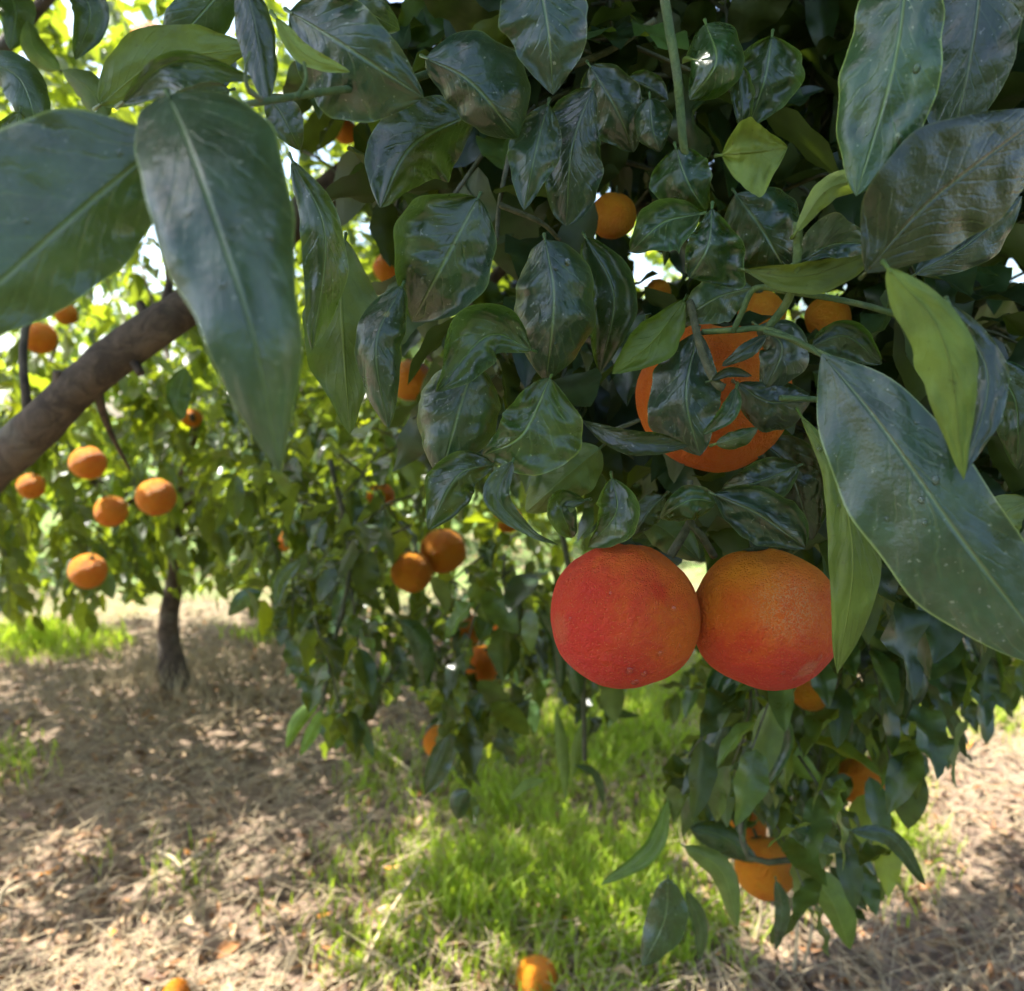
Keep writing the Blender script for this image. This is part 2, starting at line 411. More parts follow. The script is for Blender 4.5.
def rnd_tint():
    k = random.random()
    b = random.uniform(.7, 1.3)
    if k < .10: return (2.1*b, 1.9*b, 1.0*b)          # yellower leaf
    if k < .35: return (1.2*b, 1.2*b, .9*b)
    return (b, b, b)
def sprig(lb, tb, o, d, length, nl, lsize, ok=None):
    """a leafy shoot: drooping twig with leaves spiralling round it"""
    d = np.array(d, float); d /= np.linalg.norm(d)
    pts = [np.array(o, float)]
    for i in range(3):
        d = d + np.array([0, 0, -.22]) + rng.normal(0, .12, 3); d /= np.linalg.norm(d)
        pts.append(pts[-1]+d*length/3)
    c = spline(pts, nl+2)
    if ok is not None and not ok(c[-1]) and not ok(c[0]): return
    if tb is not None and (ok is None or (ok(c[-1]) and ok(c[0]) and ok(c[len(c)//2]))): tb.add(pts, .0022, .001, 5, 4)
    ang = random.uniform(0, 6.28)
    for i in range(1, nl+2):
        T = c[i]-c[i-1]; T /= np.linalg.norm(T)+1e-9
        ref = np.cross(T, [0, 0, 1.]); ref /= np.linalg.norm(ref)+1e-9; b = np.cross(ref, T)
        ang += 2.4 + random.uniform(-.3, .3)
        out = math.cos(ang)*ref + math.sin(ang)*b
        dd = T*random.uniform(.35, .9) + out*.9 + np.array([0, 0, -random.uniform(.1, .75)])
        if i == nl+1: dd = T + out*.15
        nn = np.array([0, 0, 1.]) + out*.5 + rng.normal(0, .35, 3)
        l = lsize*random.uniform(.65, 1.2)
        p0 = c[i] + out*.004
        if ok is not None and not ok(p0 + dd/np.linalg.norm(dd)*l*.5): continue
        lb.add(p0, dd, nn, l, rnd_tint())

def in_poly(x, y, poly):
    c = False; n = len(poly)
    for i in range(n):
        x1, y1 = poly[i]; x2, y2 = poly[(i+1) % n]
        if (y1 > y) != (y2 > y) and x < (x2-x1)*(y-y1)/(y2-y1)+x1: c = not c
    return c

# ------------------------------------------------------------------ the near tree (its trunk stands right of the view)
TA = tag(empty('orange_tree', (2.0, 1.7, 0)), 'nearest orange tree whose dark glossy leaves hang over the two red blushed fruits', 'tree', 'orange trees of the grove')
TB = tag(empty('orange_tree', (-2.1, 1.6, 0)), 'orange tree on the left whose bare brown limb slants up behind the big waxy leaves', 'tree', 'orange trees of the grove')
TC = tag(empty('orange_tree', (-1.49, 3.42, 0)), 'orange tree with a slim dark trunk rising from straw litter beyond the limb', 'tree', 'orange trees of the grove')
D0 = .41
def L(*a, **k): 
    k.setdefault('parent', TA); return leaf(*a, **k)
W_ = M_blue; Y_ = M_young
# big waxy leaves at the left
L([(168,138,.235),(80,212,.225),(0,283,.215),(-75,350,.21)], [6,84,96,92,70,4], [4,50,62,58,40,4], .22, fold=.28, roll=-.15, wav=.05, mat=M_wax, drops=4, label='big bluish waxy leaf running out of the left edge')
L([(168,95,.225),(190,150,.205),(222,240,.195),(254,340,.19),(280,474,.20)], [26,44,50,56,58,54,46,30,2], [34,76,90,84,76,64,48,26,2], .2, fold=.30, roll=.10, wav=.04, mat=M_wax, drops=10, label='largest hanging waxy leaf with a pale midrib and margin')
L([(100,105,.33),(160,62,.33),(250,48,.34)], 30, 26, .33, top=False, fold=.3)
L([(122,103,.28),(175,62,.27),(252,78,.28)], [2,8,10,8,3], [2,20,26,16,3], .28, fold=-.7, wav=.2, mat=W_)
L([(20,112,.5),(10,150,.5),(-30,190,.5)], 20, 25, .5)
L([(245,-20,.3),(258,40,.3),(268,105,.3)], 20, 18, .32, fold=.5, tint=(.7,.7,.7))
L([(268,95,.36),(282,115,.36),(300,150,.36)], 16, 18, .36, tint=(.8,.8,.8))
L([(292,160,.34),(325,235,.34),(312,350,.35)], [3,18,24,22,14,2], [3,14,18,24,18,2], .34, fold=.5, roll=.3, label='narrow dark leaf hanging just behind the largest waxy leaf')
L([(345,240,.38),(341,300,.38),(350,434,.39)], [6,26,34,38,34,16,4], [6,20,42,46,36,14,4], .38, top=False, fold=.15, roll=-.2, tint=(.8,.85,.6), label='olive underside of a broad leaf hanging by the waxy leaf')
L([(402,286,.37),(376,345,.36),(388,428,.37)], 22, 26, .37, fold=.45, roll=-.2, wav=.2, label='glossy narrow leaf with a silvery shine')
# top middle
L([(290,12,.33),(352,50,.32),(424,98,.33)], [10,38,42,36,24,3], [10,44,62,66,50,3], .33, fold=.35, mat=W_, label='broad blistered leaf above the green twig')
L([(276,18,.31),(305,54,.31),(350,72,.31)], 9, 10, .31, top=False, mat=Y_, label='yellow green underside edge of a folded leaf')
L([(320,-30,.36),(350,0,.36),(400,30,.37)], 26, 26, .36, mat=W_)
L([(426,58,.37),(470,82,.365),(518,138,.37)], [8,34,46,52,46,3], [8,22,30,32,26,3], .37, fold=.3, cup=-.1, mat=W_, drops=8, label='greyish oval leaf, tip down, near the top middle')
L([(535,-40,.35),(548,30,.35),(553,95,.36)], [10,44,50,40,26,2], [10,36,44,40,24,2], .35, mat=W_, fold=.25)
L([(548,104,.39),(536,150,.385),(524,210,.39)], [4,20,30,28,16,2], [4,18,26,22,12,2], .39, mat=W_, fold=.4)
L([(592,88,.40),(572,150,.40),(566,226,.41)], [10,32,34,30,22,8], [5,16,28,34,30,10], .4, mat=W_, fold=.25)
L([(476,112,.42),(412,146,.41),(380,208,.41)], [4,26,36,40,30,4], [4,30,52,40,20,3], .41, fold=.5, roll=.2, tint=(.75,.8,.85))
L([(478,198,.375),(452,248,.37),(412,322,.38)], [12,48,60,52,34,6], [10,34,44,48,36,8], .37, fold=.18, cup=-.15, wav=.08, mat=W_, drops=26, label='broad blistered leaf with water on it')
L([(545,240,.38),(554,300,.375),(546,382,.385)], [10,34,42,42,30,3], [12,38,44,44,30,3], .38, fold=.3, mat=W_, drops=12, label='oval drooping leaf with a small yellow spot')
L([(586,238,.41),(614,296,.41),(600,372,.42)], 26, 22, .41, fold=.35, tint=(.8,.85,.9))
L([(532,350,.385),(488,336,.38),(436,392,.375)], [3,22,34,30,12,2], [3,16,22,26,18,2], .38, fold=-.35, wav=.25, tint=(1.1,1.2,1.1), label='arched glossy leaf with turned down edge')
L([(474,364,.40),(458,415,.395),(440,478,.40)], [12,40,44,40,26,3], [12,36,44,42,26,3], .4, mat=W_, fold=.2)
L([(550,378,.395),(522,434,.39),(482,456,.39)], [5,20,28,28,18,4], [6,44,58,50,24,4], .39, fold=.25, tint=(1.6,1.6,1.0), drops=8, label='broad mid green leaf below the spotted leaf')
L([(494,464,.40),(458,476,.39),(428,530,.39)], [3,18,24,26,14,2], [3,14,24,26,18,2], .395, fold=.4, wav=.2, label='small leaf with a bent tip, lowest of its cluster')
L([(512,462,.39),(498,498,.385),(530,532,.385),(558,545,.385)], [4,14,14,8,3,1], [3,12,12,7,3,1], .39, fold=-.8, wav=.2, label='tightly curled leaf with a thin tail')
L([(600,448,.43),(565,478,.43),(526,512,.43)], 30, 28, .43, top=False, fold=.35, wav=.22, tint=(.85,.95,.95), label='pale grey green leaf with a wavy face')
L([(612,478,.40),(616,512,.395),(588,547,.40)], [3,18,20,14,6,1], [3,16,24,26,18,3], .4, fold=-.3, tint=(1.5,1.5,1.1), drops=8, label='small wet leaf just above the red orange')
L([(585,500,.41),(562,505,.41),(572,538,.41)], [2,12,16,14,6], [2,10,14,12,5], .41, fold=-.6, wav=.3)
L([(684,300,.40),(652,342,.395),(612,374,.395)], [3,12,20,22,14,2], [3,16,24,22,12,2], .4, top=False, fold=.1, tint=(.75,.85,.5), label='flat olive leaf beside the upper orange')
# upper right centre
L([(706,24,.40),(716,62,.39),(690,100,.40)], [8,28,36,32,18,4], [8,22,26,30,22,4], .395, fold=.2, cup=.3, tint=(1.6,1.6,1.1), drops=6, label='rounded bright green cupped leaf near the top')
L([(772,36,.42),(764,82,.42),(748,128,.43)], [8,26,30,26,16,3], [8,30,38,32,18,3], .42, fold=.3, tint=(1.2,1.25,1.1))
L([(736,62,.41),(742,100,.41),(742,132,.41)], 10, 12, .41, fold=.5)
L([(722,155,.375),(750,152,.37),(788,147,.375)], [4,26,32,20,12,1], [4,24,36,42,22,1], .37, top=False, fold=-.35, wav=.03, mat=Y_, label='pale yellow green leaf with its tip turned down')
L([(590,66,.43),(616,108,.43),(634,152,.44)], 34, 28, .43, fold=.15, cup=.2)
L([(628,78,.43),(650,88,.43),(668,100,.43)], 14, 14, .43)
L([(650,98,.42),(652,126,.42),(660,152,.42)], 18, 20, .42, fold=.1, cup=.4)
L([(676,148,.41),(686,178,.405),(706,212,.41)], [6,28,36,34,22,3], [6,20,26,24,16,3], .41, fold=.2, cup=.25, tint=(1.2,1.3,1.1))
L([(700,214,.40),(664,222,.40),(630,252,.40)], [6,16,22,22,14,4], [6,26,34,28,14,4], .4, fold=.15, mat=W_, tint=(1.7,1.8,1.7), label='small leaf with a pale silvery face')
L([(712,208,.37),(708,244,.365),(690,278,.37)], [2,10,18,20,16,6], [2,14,28,42,52,10], .37, fold=.6, tint=(1.1,1.2,1.2))
L([(736,194,.42),(764,232,.42),(790,278,.43)], [8,36,42,40,28,4], [6,34,40,36,22,3], .42, fold=.1, cup=.2, wav=.15)
L([(752,288,.40),(716,298,.395),(676,324,.40)], [5,16,22,20,12,3], [5,18,26,24,14,3], .4, mat=W_, fold=.2, tint=(1.4,1.4,1.3), label='small silvery leaf above the half hidden orange')
L([(745,270,.36),(805,276,.355),(882,250,.36)], [2,10,14,12,8,2], [2,12,18,20,14,2], .36, top=False, mat=Y_, tint=(.62,.60,.55), fold=.2, label='yellowish leaf underside along the crossing twigs')
L([(798,262,.355),(835,244,.35),(884,246,.355)], [2,20,30,18,8,2], [2,8,14,14,8,2], .35, mat=W_, fold=-.5)
L([(796,232,.345),(830,188,.34),(882,180,.34)], [2,8,12,12,10,4], [2,8,12,12,10,4], .34, top=False, mat=Y_, fold=.5, label='young lime green leaf curling up')
# right edge
L([(910,-60,.30),(895,60,.30),(856,196,.31)], [8,42,48,48,36,6], [8,30,40,44,40,6], .3, fold=.2, roll=-.15, mat=M_wax, tint=(1.25,1.3,1.0), drops=5, label='tall upright leaf at the top right')
L([(985,-60,.33),(972,50,.33),(948,160,.34)], [8,38,44,42,30,4], [8,34,42,38,24,4], .33, fold=.2, mat=W_, tint=(.9,.9,1))
L([(866,272,.29),(930,202,.285),(1050,110,.29)], [6,46,64,60,34,6], [6,44,58,60,42,6], .29, fold=.12, roll=.55, wav=.04, tint=(.7,.6,.45), label='large leaf at the right edge, tinted dark for the shade on it')  # dark tint stands in for the shade on this leaf
L([(916,274,.37),(968,244,.37),(1022,196,.37)], [4,18,26,28,20,3], [4,16,24,26,16,3], .37, fold=.3, mat=W_)
L([(888,268,.27),(944,342,.265),(964,480,.27)], [6,24,28,30,24,12,1], [5,16,22,24,20,10,1], .268, top=False, fold=.2, roll=-.1, mat=Y_, tint=(.62,.68,.55), label='long yellow green leaf underside with a sharp tip')
L([(950,305,.29),(988,378,.285),(962,478,.275)], [4,22,30,28,16,1], [4,14,18,18,12,1], .285, mat=W_, fold=.3)
L([(822,354,.315),(880,424,.30),(955,530,.285),(1060,668,.28)], [4,44,66,74,76,72,50,8], [4,30,44,48,48,44,30,6], .3, fold=.22, roll=.05, wav=.04, mat=M_wax, stalk=[(765,332,.37),(800,342,.34)], drops=14, label='very large waxy leaf with a pale midrib at the right')
L([(800,414,.36),(838,480,.35),(853,565,.345),(837,674,.35)], [1,8,14,20,22,20,12,1], [1,9,17,24,27,24,14,1], .35, top=False, fold=.12, roll=.2, wav=.03, tint=(1.0,1.05,.55), drops=5, label='flat olive leaf hanging over the edge of the right orange')
L([(838,428,.37),(876,486,.365),(890,568,.365)], [2,12,16,12,6,1], [2,10,12,10,5,1], .367, top=False, mat=Y_, tint=(.7,.7,.5), fold=.3)
L([(850,425,.40),(885,480,.40),(905,545,.40)], 14, 14, .4, fold=.3)
L([(812,346,.42),(846,336,.42),(882,364,.42)], 16, 22, .42, tint=(1.1,1.2,1))
L([(985,360,.40),(1015,400,.40),(1018,470,.40)], 22, 24, .4, tint=(.8,1,.8))
L([(1030,500,.45),(1000,520,.45),(990,580,.45)], 22, 20, .45, top=False)
L([(960,470,.48),(930,520,.48),(900,560,.5)], 26, 26, .48, top=False, tint=(.6,.65,.6))
# over the half hidden orange
L([(698,332,.395),(686,395,.385),(700,456,.39)], [4,22,34,40,42,30,4], [4,18,30,34,32,22,4], .388, fold=.15, cup=.1, mat=W_, tint=(.8,.85,.8), label='dark leaf plastered over the half hidden orange')
L([(582,421,.40),(626,440,.385),(688,446,.385)], [1,6,10,12,10,2], [1,8,12,14,10,2], .39, fold=-.6, tint=(.8,.7,.7), wav=.05)
L([(736,388,.375),(728,412,.37),(703,434,.375)], 8, 10, .37, mat=W_, fold=-.4, tint=(1.1,1.2,1.1))
L([(758,326,.39),(782,348,.385),(762,396,.39)], [4,16,22,22,12,2], [4,20,26,26,14,2], .388, mat=W_, fold=.3)
L([(738,384,.395),(770,402,.39),(812,398,.395)], [4,14,20,22,16,3], [4,20,30,30,18,3], .39, fold=.3, tint=(.7,.75,.85))
L([(716,444,.385),(738,438,.38),(758,428,.38)], 8, 10, .38, fold=.2, tint=(1.5,1.5,1))
L([(798,466,.41),(758,482,.405),(722,488,.41)], 20, 22, .41, fold=.2, tint=(.8,.8,.8))
L([(714,494,.39),(758,514,.385),(806,548,.39)], [3,20,28,30,26,6], [3,22,30,28,16,4], .388, mat=W_, fold=.3, wav=.15, tint=(.8,.8,.8), drops=8, label='dark crinkled leaf resting on the right orange')
L([(716,502,.40),(690,500,.395),(660,518,.40)], 15, 22, .4, fold=.2, tint=(1.2,1.3,1.1))
L([(664,496,.43),(650,510,.43),(634,534,.43)], 14, 14, .43)
L([(640,520,.45),(665,530,.45),(700,560,.45)], 20, 20, .45, top=False, tint=(.7,.8,.7))
L([(760,440,.44),(790,470,.44),(812,540,.45)], 28, 30, .45, tint=(.55,.55,.6))
nh = len([o for o in TA.children])
# lower right hanging shoots
d2 = .85
for (m, a, b, top, tn) in [
    ([(668,878),(664,920),(642,966)], 18, 22, True, (1,1.1,1)), ([(686,890),(700,925),(700,962)], 8, 8, True, (.9,1,.9)),
    ([(690,828),(722,836),(758,862)], 12, 16, True, (1,1.1,1)), ([(684,846),(722,872),(738,928)], 12, 12, False, (1,1,.8)),
    ([(800,868),(830,900),(850,950)], 12, 20, False, (1.3,1.4,1)), ([(850,830),(892,838),(926,886)], 8, 10, True, (.9,1,.9)),
    ([(790,826),(812,838),(846,850)], 9, 12, True, (1,1.1,1.2)), ([(830,866),(848,888),(868,912)], 7, 7, True, (.9,.9,.9)),
    ([(918,700),(948,716),(966,758)], 7, 9, True, (1,1,.9)), ([(780,740),(800,760),(822,782)], 8, 14, False, (1.2,1.4,.8)),
    ([(730,700),(716,740),(700,770)], 14, 14, True, (1,1,1)), ([(770,700),(776,740),(760,790)], 12, 16, True, (.9,1,1.1)),
    ([(850,680),(862,720),(850,770)], 14, 14, True, (.9,1,1)), ([(900,640),(915,680),(905,720)], 10, 12, True, (1,1,1)),
    ([(745,650),(720,680),(712,720)], 12, 12, True, (1,1.1,1)), ([(960,610),(985,650),(1000,700)], 10, 12, True, (1,1,1)),
    ([(668,800),(650,850),(600,885)], 8, 10, False, (1.1,1.3,.9)), ([(776,880),(782,910),(776,950)], 7, 8, True, (.9,1,1))]:
    dd = d2+random.uniform(-.12, .12)
    L(m, a, b, dd, top=top, tint=tn, nu=8, nv=16, fold=.3)
# middle hanging shoots
for (m, a, b, top, tn) in [
    ([(330,665),(312,672),(296,690)], 6, 8, True, (1.2,1.4,1)), ([(318,700),(298,720),(286,748)], 7, 8, False, (1.6,1.9,1)),
    ([(322,710),(310,735),(300,756)], 6, 7, False, (1.5,1.8,1)), ([(348,712),(362,730),(374,758)], 6, 7, True, (1,1.2,1)),
    ([(262,592),(244,598),(228,616)], 8, 10, True, (1.1,1.3,1)), ([(300,560),(280,580),(276,606)], 8, 8, True, (1,1,1)),
    ([(450,735),(440,760),(425,795)], 12, 14, True, (.9,.9,.9)), ([(468,790),(460,800),(458,820)], 10, 12, True, (.9,1,.9)),
    ([(556,710),(562,750),(566,800)], 6, 7, False, (1.3,1.4,1.1)), ([(590,715),(578,745),(572,780)], 6, 7, False, (1.3,1.4,1.1)),
    ([(575,765),(595,775),(604,806)], 4, 5, True, (.9,1,1)), ([(545,780),(525,785),(510,800)], 5, 5, False, (1.1,1.2,1)),
    ([(600,705),(618,712),(640,716)], 4, 5, True, (1,1,1.1)), ([(530,700),(510,716),(492,745)], 8, 10, True, (1,1,1)),
    ([(400,620),(420,640),(428,690)], 12, 12, True, (.9,1,.9)), ([(540,610),(560,640),(560,690)], 11, 12, True, (1,1,1)),
    ([(590,640),(575,665),(580,700)], 9, 10, True, (1.1,1.2,1))]:
    dd = 1.25+random.uniform(-.1, .1)
    L(m, a, b, dd, top=top, tint=tn, nu=8, nv=14, fold=.3)

L([(766,336,.375),(746,350,.372),(722,366,.375)], [2,6,8,5,2], [2,8,9,6,2], .375, mat=W_, tint=(.8,.8,.8), fold=-.3)
L([(712,380,.378),(730,372,.375),(752,376,.378)], 5, 5, .376, mat=W_, tint=(.7,.7,.7), fold=-.3)
print('near leaves', len([o for o in TA.children if o.name.startswith('leaf')]))
# twigs and limbs of the near tree
def px(r, d): return r*d/F
def T_(name, pts, r, mat=M_gtwig, parent=TA, n=20, wob=.08):
    d = pts[0][2]; return tube(name, [P(*p) for p in pts], [px(r[0], d), px(r[1], pts[-1][2])], mat, parent, n, 8, wob)
T_('twig', [(236,106,.27),(275,100,.28),(322,92,.31),(400,82,.37),(470,60,.44)], (3.5,4))
T_('twig', [(262,100,.27),(248,88,.265),(246,66,.262),(250,52,.262)], (3.2,1.4), M_young and M_gtwig)
T_('twig', [(297,98,.28),(306,80,.28),(304,62,.28)], (2.6,1.6))
T_('twig', [(655,-60,.42),(668,20,.41),(678,80,.405),(684,150,.408),(692,172,.425)], (5.5,4))
T_('twig', [(798,222,.35),(797,262,.355),(788,300,.365),(768,328,.375)], (5,4))
T_('twig', [(930,330,.40),(888,312,.39),(840,300,.375),(790,292,.365)], (3.5,3))
T_('twig', [(790,292,.365),(756,288,.37),(742,312,.375),(733,332,.38)], (3,3))
T_('twig', [(690,302,.40),(700,345,.385),(714,380,.38),(724,388,.378)], (4,4.5), M_twig)
T_('twig', [(600,436,.42),(640,420,.41)], (3,2), M_twig)
T_('twig', [(702,332,.39),(735,330,.38),(770,330,.372),(830,358,.345)], (3,3.5))
T_('twig', [(690,480,.42),(690,520,.42),(702,536,.42),(714,556,.43)], (3,4), M_twig)
T_('twig', [(700,505,.43),(680,540,.43),(670,556,.43)], (4,5), M_twig)
T_('twig', [(860,440,.40),(842,410,.395),(820,400,.39),(780,398,.385)], (3,3))
T_('twig', [(560,70,.5),(610,50,.5),(655,20,.5)], (4,3), M_twig)
T_('twig', [(500,60,.5),(520,90,.5),(500,200,.48),(497,240,.45)], (3,2), M_twig)
T_('twig', [(500,205,.45),(540,222,.45),(560,240,.46)], (3,2), M_twig)
T_('twig', [(560,520,1.3),(580,640,1.25),(585,760,1.25)], (3,2.5), M_twig, wob=.05)
T_('twig', [(740,560,1.0),(742,720,.9),(745,850,.86),(790,860,.85)], (4,3), M_twig)
T_('twig', [(330,460,1.4),(350,560,1.35),(330,660,1.3),(322,710,1.28)], (3,2), M_twig)

# real limbs leading back to the trunk at the right
wA = np.array(TA.location)
tube('trunk', [wA+[0,0,-.05], wA+[.02,.0,.3], wA+[-.03,.03,.75]], [.10,.08,.075], M_bark, TA, 20, 14, .12)
limbs = [
    [wA+[-.03,.03,.70], (1.5,1.5,1.35), (.95,1.05,1.75), (.45,.75,1.95), (-.1,.62,1.98)],
    [wA+[-.03,.03,.70], (1.75,2.0,1.5), (1.2,2.2,2.1), (.5,2.1,2.4), (-.3,1.9,2.45)],
    [wA+[-.03,.03,.72], (2.2,1.3,1.4), (2.0,.9,2.0), (1.5,.5,2.4)],
    [wA+[-.03,.03,.72], (1.6,1.6,1.1), (1.1,1.3,1.22), (.7,1.1,1.25), (.45,1.0,1.15)],
    [wA+[-.03,.03,.72], (1.5,1.9,1.45), (.7,1.7,1.65), (.1,1.55,1.55), (-.15,1.45,1.3)],
    [(.45,.75,1.95), (.30,.62,1.70), (.22,.52,1.45)],
    [(-.1,.62,1.98), (-.12,.50,1.75), (-.1,.42,1.5)],
]
for i, l in enumerate(limbs):
    tube('limb', l, [.035 if i < 5 else .010, .010 if i < 5 else .004], M_bark, TA, 26, 8, .15)

lbN, lbF, tbA = LeafBatch(), LeafBatch(), TwigBatch()
POLY1 = [(335,-30),(1060,-30),(1060,600),(960,600),(905,660),(850,560),(800,545),(640,545),(596,520),(600,455),(560,470),(500,440),(410,440),(395,300),(370,215),(300,150),(300,60)]
HOLES = [(470,280,28),(612,215,26),(655,270,26),(412,380,22),(388,268,14),(655,300,16),(322,110,14),(505,305,10),(600,90,8),(350,130,16),(765,310,26),(830,312,22),(497,383,12),(335,145,14),(545,540,40),(560,215,10)]
def hole(x, y, k=1.0): return any((x-a)**2+(y-b)**2 < (r*k)**2 for a, b, r in HOLES)
def ok1(p):
    x, y, d = proj(p)
    if d < .05: return True
    if -60 < x < 1084 and -60 < y < 1050:
        return d > .47 and in_poly(x, y, POLY1) and not (hole(x, y, 1.5) if d < .9 else hole(x, y, 1.1))
    return d > .40 or (abs(p[0]) > .35)
def okclump(poly, dmin):
    def f(p):
        x, y, d = proj(p); return d > dmin and in_poly(x, y, poly)
    return f
# canopy right behind the near leaves
n = 0
while n < 900:
    x, y = random.uniform(280, 1060), random.uniform(-60, 600)
    if not in_poly(x, y, POLY1): continue
    n += 1
    d = .56 + 1.7*random.random()**1.3
    if x < 480 and random.random() < .55: continue
    if x < 560 and random.random() < .3: continue
    sprig(lbN, tbA, P(x, y, d), (random.uniform(-1,.6), random.uniform(-.9,.4), random.uniform(-.4,.3)), random.uniform(.10,.2), 6, .075, ok1)
lbM = LeafBatch()
# hanging mid foliage
POLY2 = [(215,330),(330,400),(430,440),(600,470),(640,600),(625,700),(598,720),(540,690),(500,760),(455,820),(430,700),(380,680),(345,745),(290,700),(300,640),(240,600),(225,500)]
n = 0
HOLES2 = [(412,572,24),(443,552,22),(465,630,17),(381,497,15),(283,540,13),(440,742,14),(480,662,16),(545,530,34),(508,520,12),(555,570,16)]
def ok2(p):
    x, y, d = proj(p); x += 30*noise.noise(Vector(p)*9); y += 35*noise.noise(Vector(p)*9+Vector((5, 0, 0)))
    if not in_poly(x, y, POLY2) or any((x-a)**2+(y-b)**2 < (r*1.25)**2 for a, b, r in HOLES2): return False
    return d > 1.0
while n < 230:
    x, y = random.uniform(210, 640), random.uniform(330, 760)
    if not in_poly(x, y, POLY2): continue
    n += 1
    sprig(lbM, tbA, P(x, y, random.uniform(1.25, 2.1)), (random.uniform(-1,.8), random.uniform(-.7,.4), random.uniform(-.7,.1)), random.uniform(.12,.22), 6, .076, ok2)
POLY3 = [(695,560),(1060,560),(1060,640),(1000,700),(950,730),(905,800),(880,850),(850,900),(800,900),(770,880),(700,860),(672,800),(690,740)]
HOLES3 = [(862,782,26),(765,868,30),(810,695,14),(750,826,12)]
def ok3(p):
    x, y, d = proj(p); xj = x+75*noise.noise(Vector(p)*13); yj = y+75*noise.noise(Vector(p)*13+Vector((5, 0, 0)))
    if not in_poly(xj, yj, POLY3) or any((x-a)**2+(y-b)**2 < r*r*1.3 for a, b, r in HOLES3): return False
    return d > .62
n = 0
while n < 215:
    x, y = random.uniform(680, 1060), random.uniform(540, 880)
    if not in_poly(x, y, POLY3): continue
    n += 1
    if y > 760 and random.random() < .55: continue
    sprig(lbM, tbA, P(x, y, random.uniform(.75, 1.5)), (random.uniform(-.8,.8), random.uniform(-.7,.4), random.uniform(-.8,.0)), random.uniform(.10,.18), 6, .062, ok3)
# extra overhead crown added out of the view, shaped to shade the near leaves
def out_view(p):
    x, y, d = proj(p)
    if d > 0 and -40 < x < 1064 and -40 < y < 1030: return False
    return math.hypot(p[0], p[1]) > .45 or p[2] > 1.85
n = 0
while n < 4200:
    a = rng.normal(0, 1, 3); a /= np.linalg.norm(a); r = random.uniform(.3, 1)
    q = np.array([.75, 1.15, 2.35]) + a*r*np.array([2.3, 1.25, .85])
    if q[2] < 1.1 or (q[2] < 1.75 and q[0] < .6): continue
    if q[1] < .2: continue
    n += 1
    sprig(lbF, None, q, a+rng.normal(0, .4, 3), random.uniform(.15,.3), 7, .095, out_view)
lbN.build('crown', M_shade, TA, 'hi')['kind'] = 'stuff'
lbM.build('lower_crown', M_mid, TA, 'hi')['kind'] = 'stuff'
lbF.build('shade_crown', M_shade, TA, 'low')['kind'] = 'stuff'
tbA.build('fine_twigs', M_twig, TA)['kind'] = 'stuff'

# ------------------------------------------------------------------ left tree with the bare limb
wB = np.array(TB.location)
tube('trunk', [wB+[0,0,-.05], wB+[0,.02,.3], wB+[.05,0,.62]], [.11,.09,.08], M_bark, TB, 20, 14, .12)
tube('limb', [wB+[.05,0,.55], P(-150,588,1.2), P(0,462,1.06), P(95,372,1.0), P(190,304,.98), P(300,215,1.02), P(430,90,1.15), P(520,-70,1.35)],
     [.050,.036,.0315,.030,.027,.022,.016,.010], M_bark, TB, 120, 18, .11)
for (a_, b_, r_) in [((60,398,1.0),(58,371,.99),.006), ((128,352,.985),(141,374,.98),.005), ((150,330,.975),(140,303,.99),.005)]:
    A_, B_ = P(*a_), P(*b_); tube('branch_stub', [A_, (A_+B_)/2, B_], [r_*1.5, r_], M_bark, TB, 8, 10, .1)
for pts in [[(95,372,1.0),(105,420,1.05),(130,470,1.2)], [(150,330,.98),(170,280,1.0),(160,200,1.1),(185,120,1.2)], [(30,440,1.02),(25,330,1.05),(60,250,1.15),(45,160,1.3)]]:
    tube('twig', [P(*p_) for p_ in pts], [.006,.002], M_bark, TB, 20, 6, .15)
tube('limb', [wB+[.05,0,.58], (-2.3,1.4,1.3), (-2.2,1.1,1.9), (-1.7,.9,2.4)], [.05,.012], M_bark, TB, 24, 10, .15)
tube('limb', [wB+[.05,0,.58], (-1.9,2.0,1.4), (-1.5,2.2,2.0), (-1.0,2.3,2.6)], [.05,.012], M_bark, TB, 24, 10, .15)

SKYH = [(80,20,20),(28,60,14),(110,75,14),(150,42,22),(228,28,18),(15,150,10),(60,-10,16),(100,-20,18),(5,250,9),(12,280,12)]
LFRUIT = [(150,42),(88,463),(31,485),(110,511),(155,497),(88,571),(283,540),(70,315),(40,337),(192,417)]
def okL(p):
    x, y, d = proj(p)
    if d > 0 and -80 < x < 1100 and -80 < y < 1050:
        if d < 1.5: return False
        if any((x-a)**2+(y-b)**2 < r*r for a, b, r in SKYH): return False
        if any((x-a)**2+(y-b)**2 < 24**2 for a, b in LFRUIT) and d < 2.6: return False
        lim = 612 + 60*noise.noise(Vector((x*.013, 3.1, 0))) + 40*noise.noise(Vector((x*.05, 7, 0)))
        if x < 110: lim += 15
        if 135 < x < 215: lim = min(lim, 600)
        if y > lim and d < 4.6: return False
        return True
    return True
def crown(tree, cen, rad, nspr, lb, tb, ok, zmin=.45, size=.09, nl=7, shell=.45):
    n = 0
    while n < nspr:
        a = rng.normal(0, 1, 3); a /= np.linalg.norm(a); r = random.uniform(shell, 1)**.8
        # clumpy outline
        k = 1 + .28*noise.noise(Vector(a*2.3+np.array(cen)))
        q = np.array(cen) + a*r*np.array(rad)*k
        if q[2] < zmin: continue
        n += 1
        if noise.noise(Vector(q*2.6)) < -.12: continue
        sprig(lb, tb, q, a+rng.normal(0, .5, 3)+np.array([0,0,-.1]), random.uniform(.15,.3), nl, size, ok)
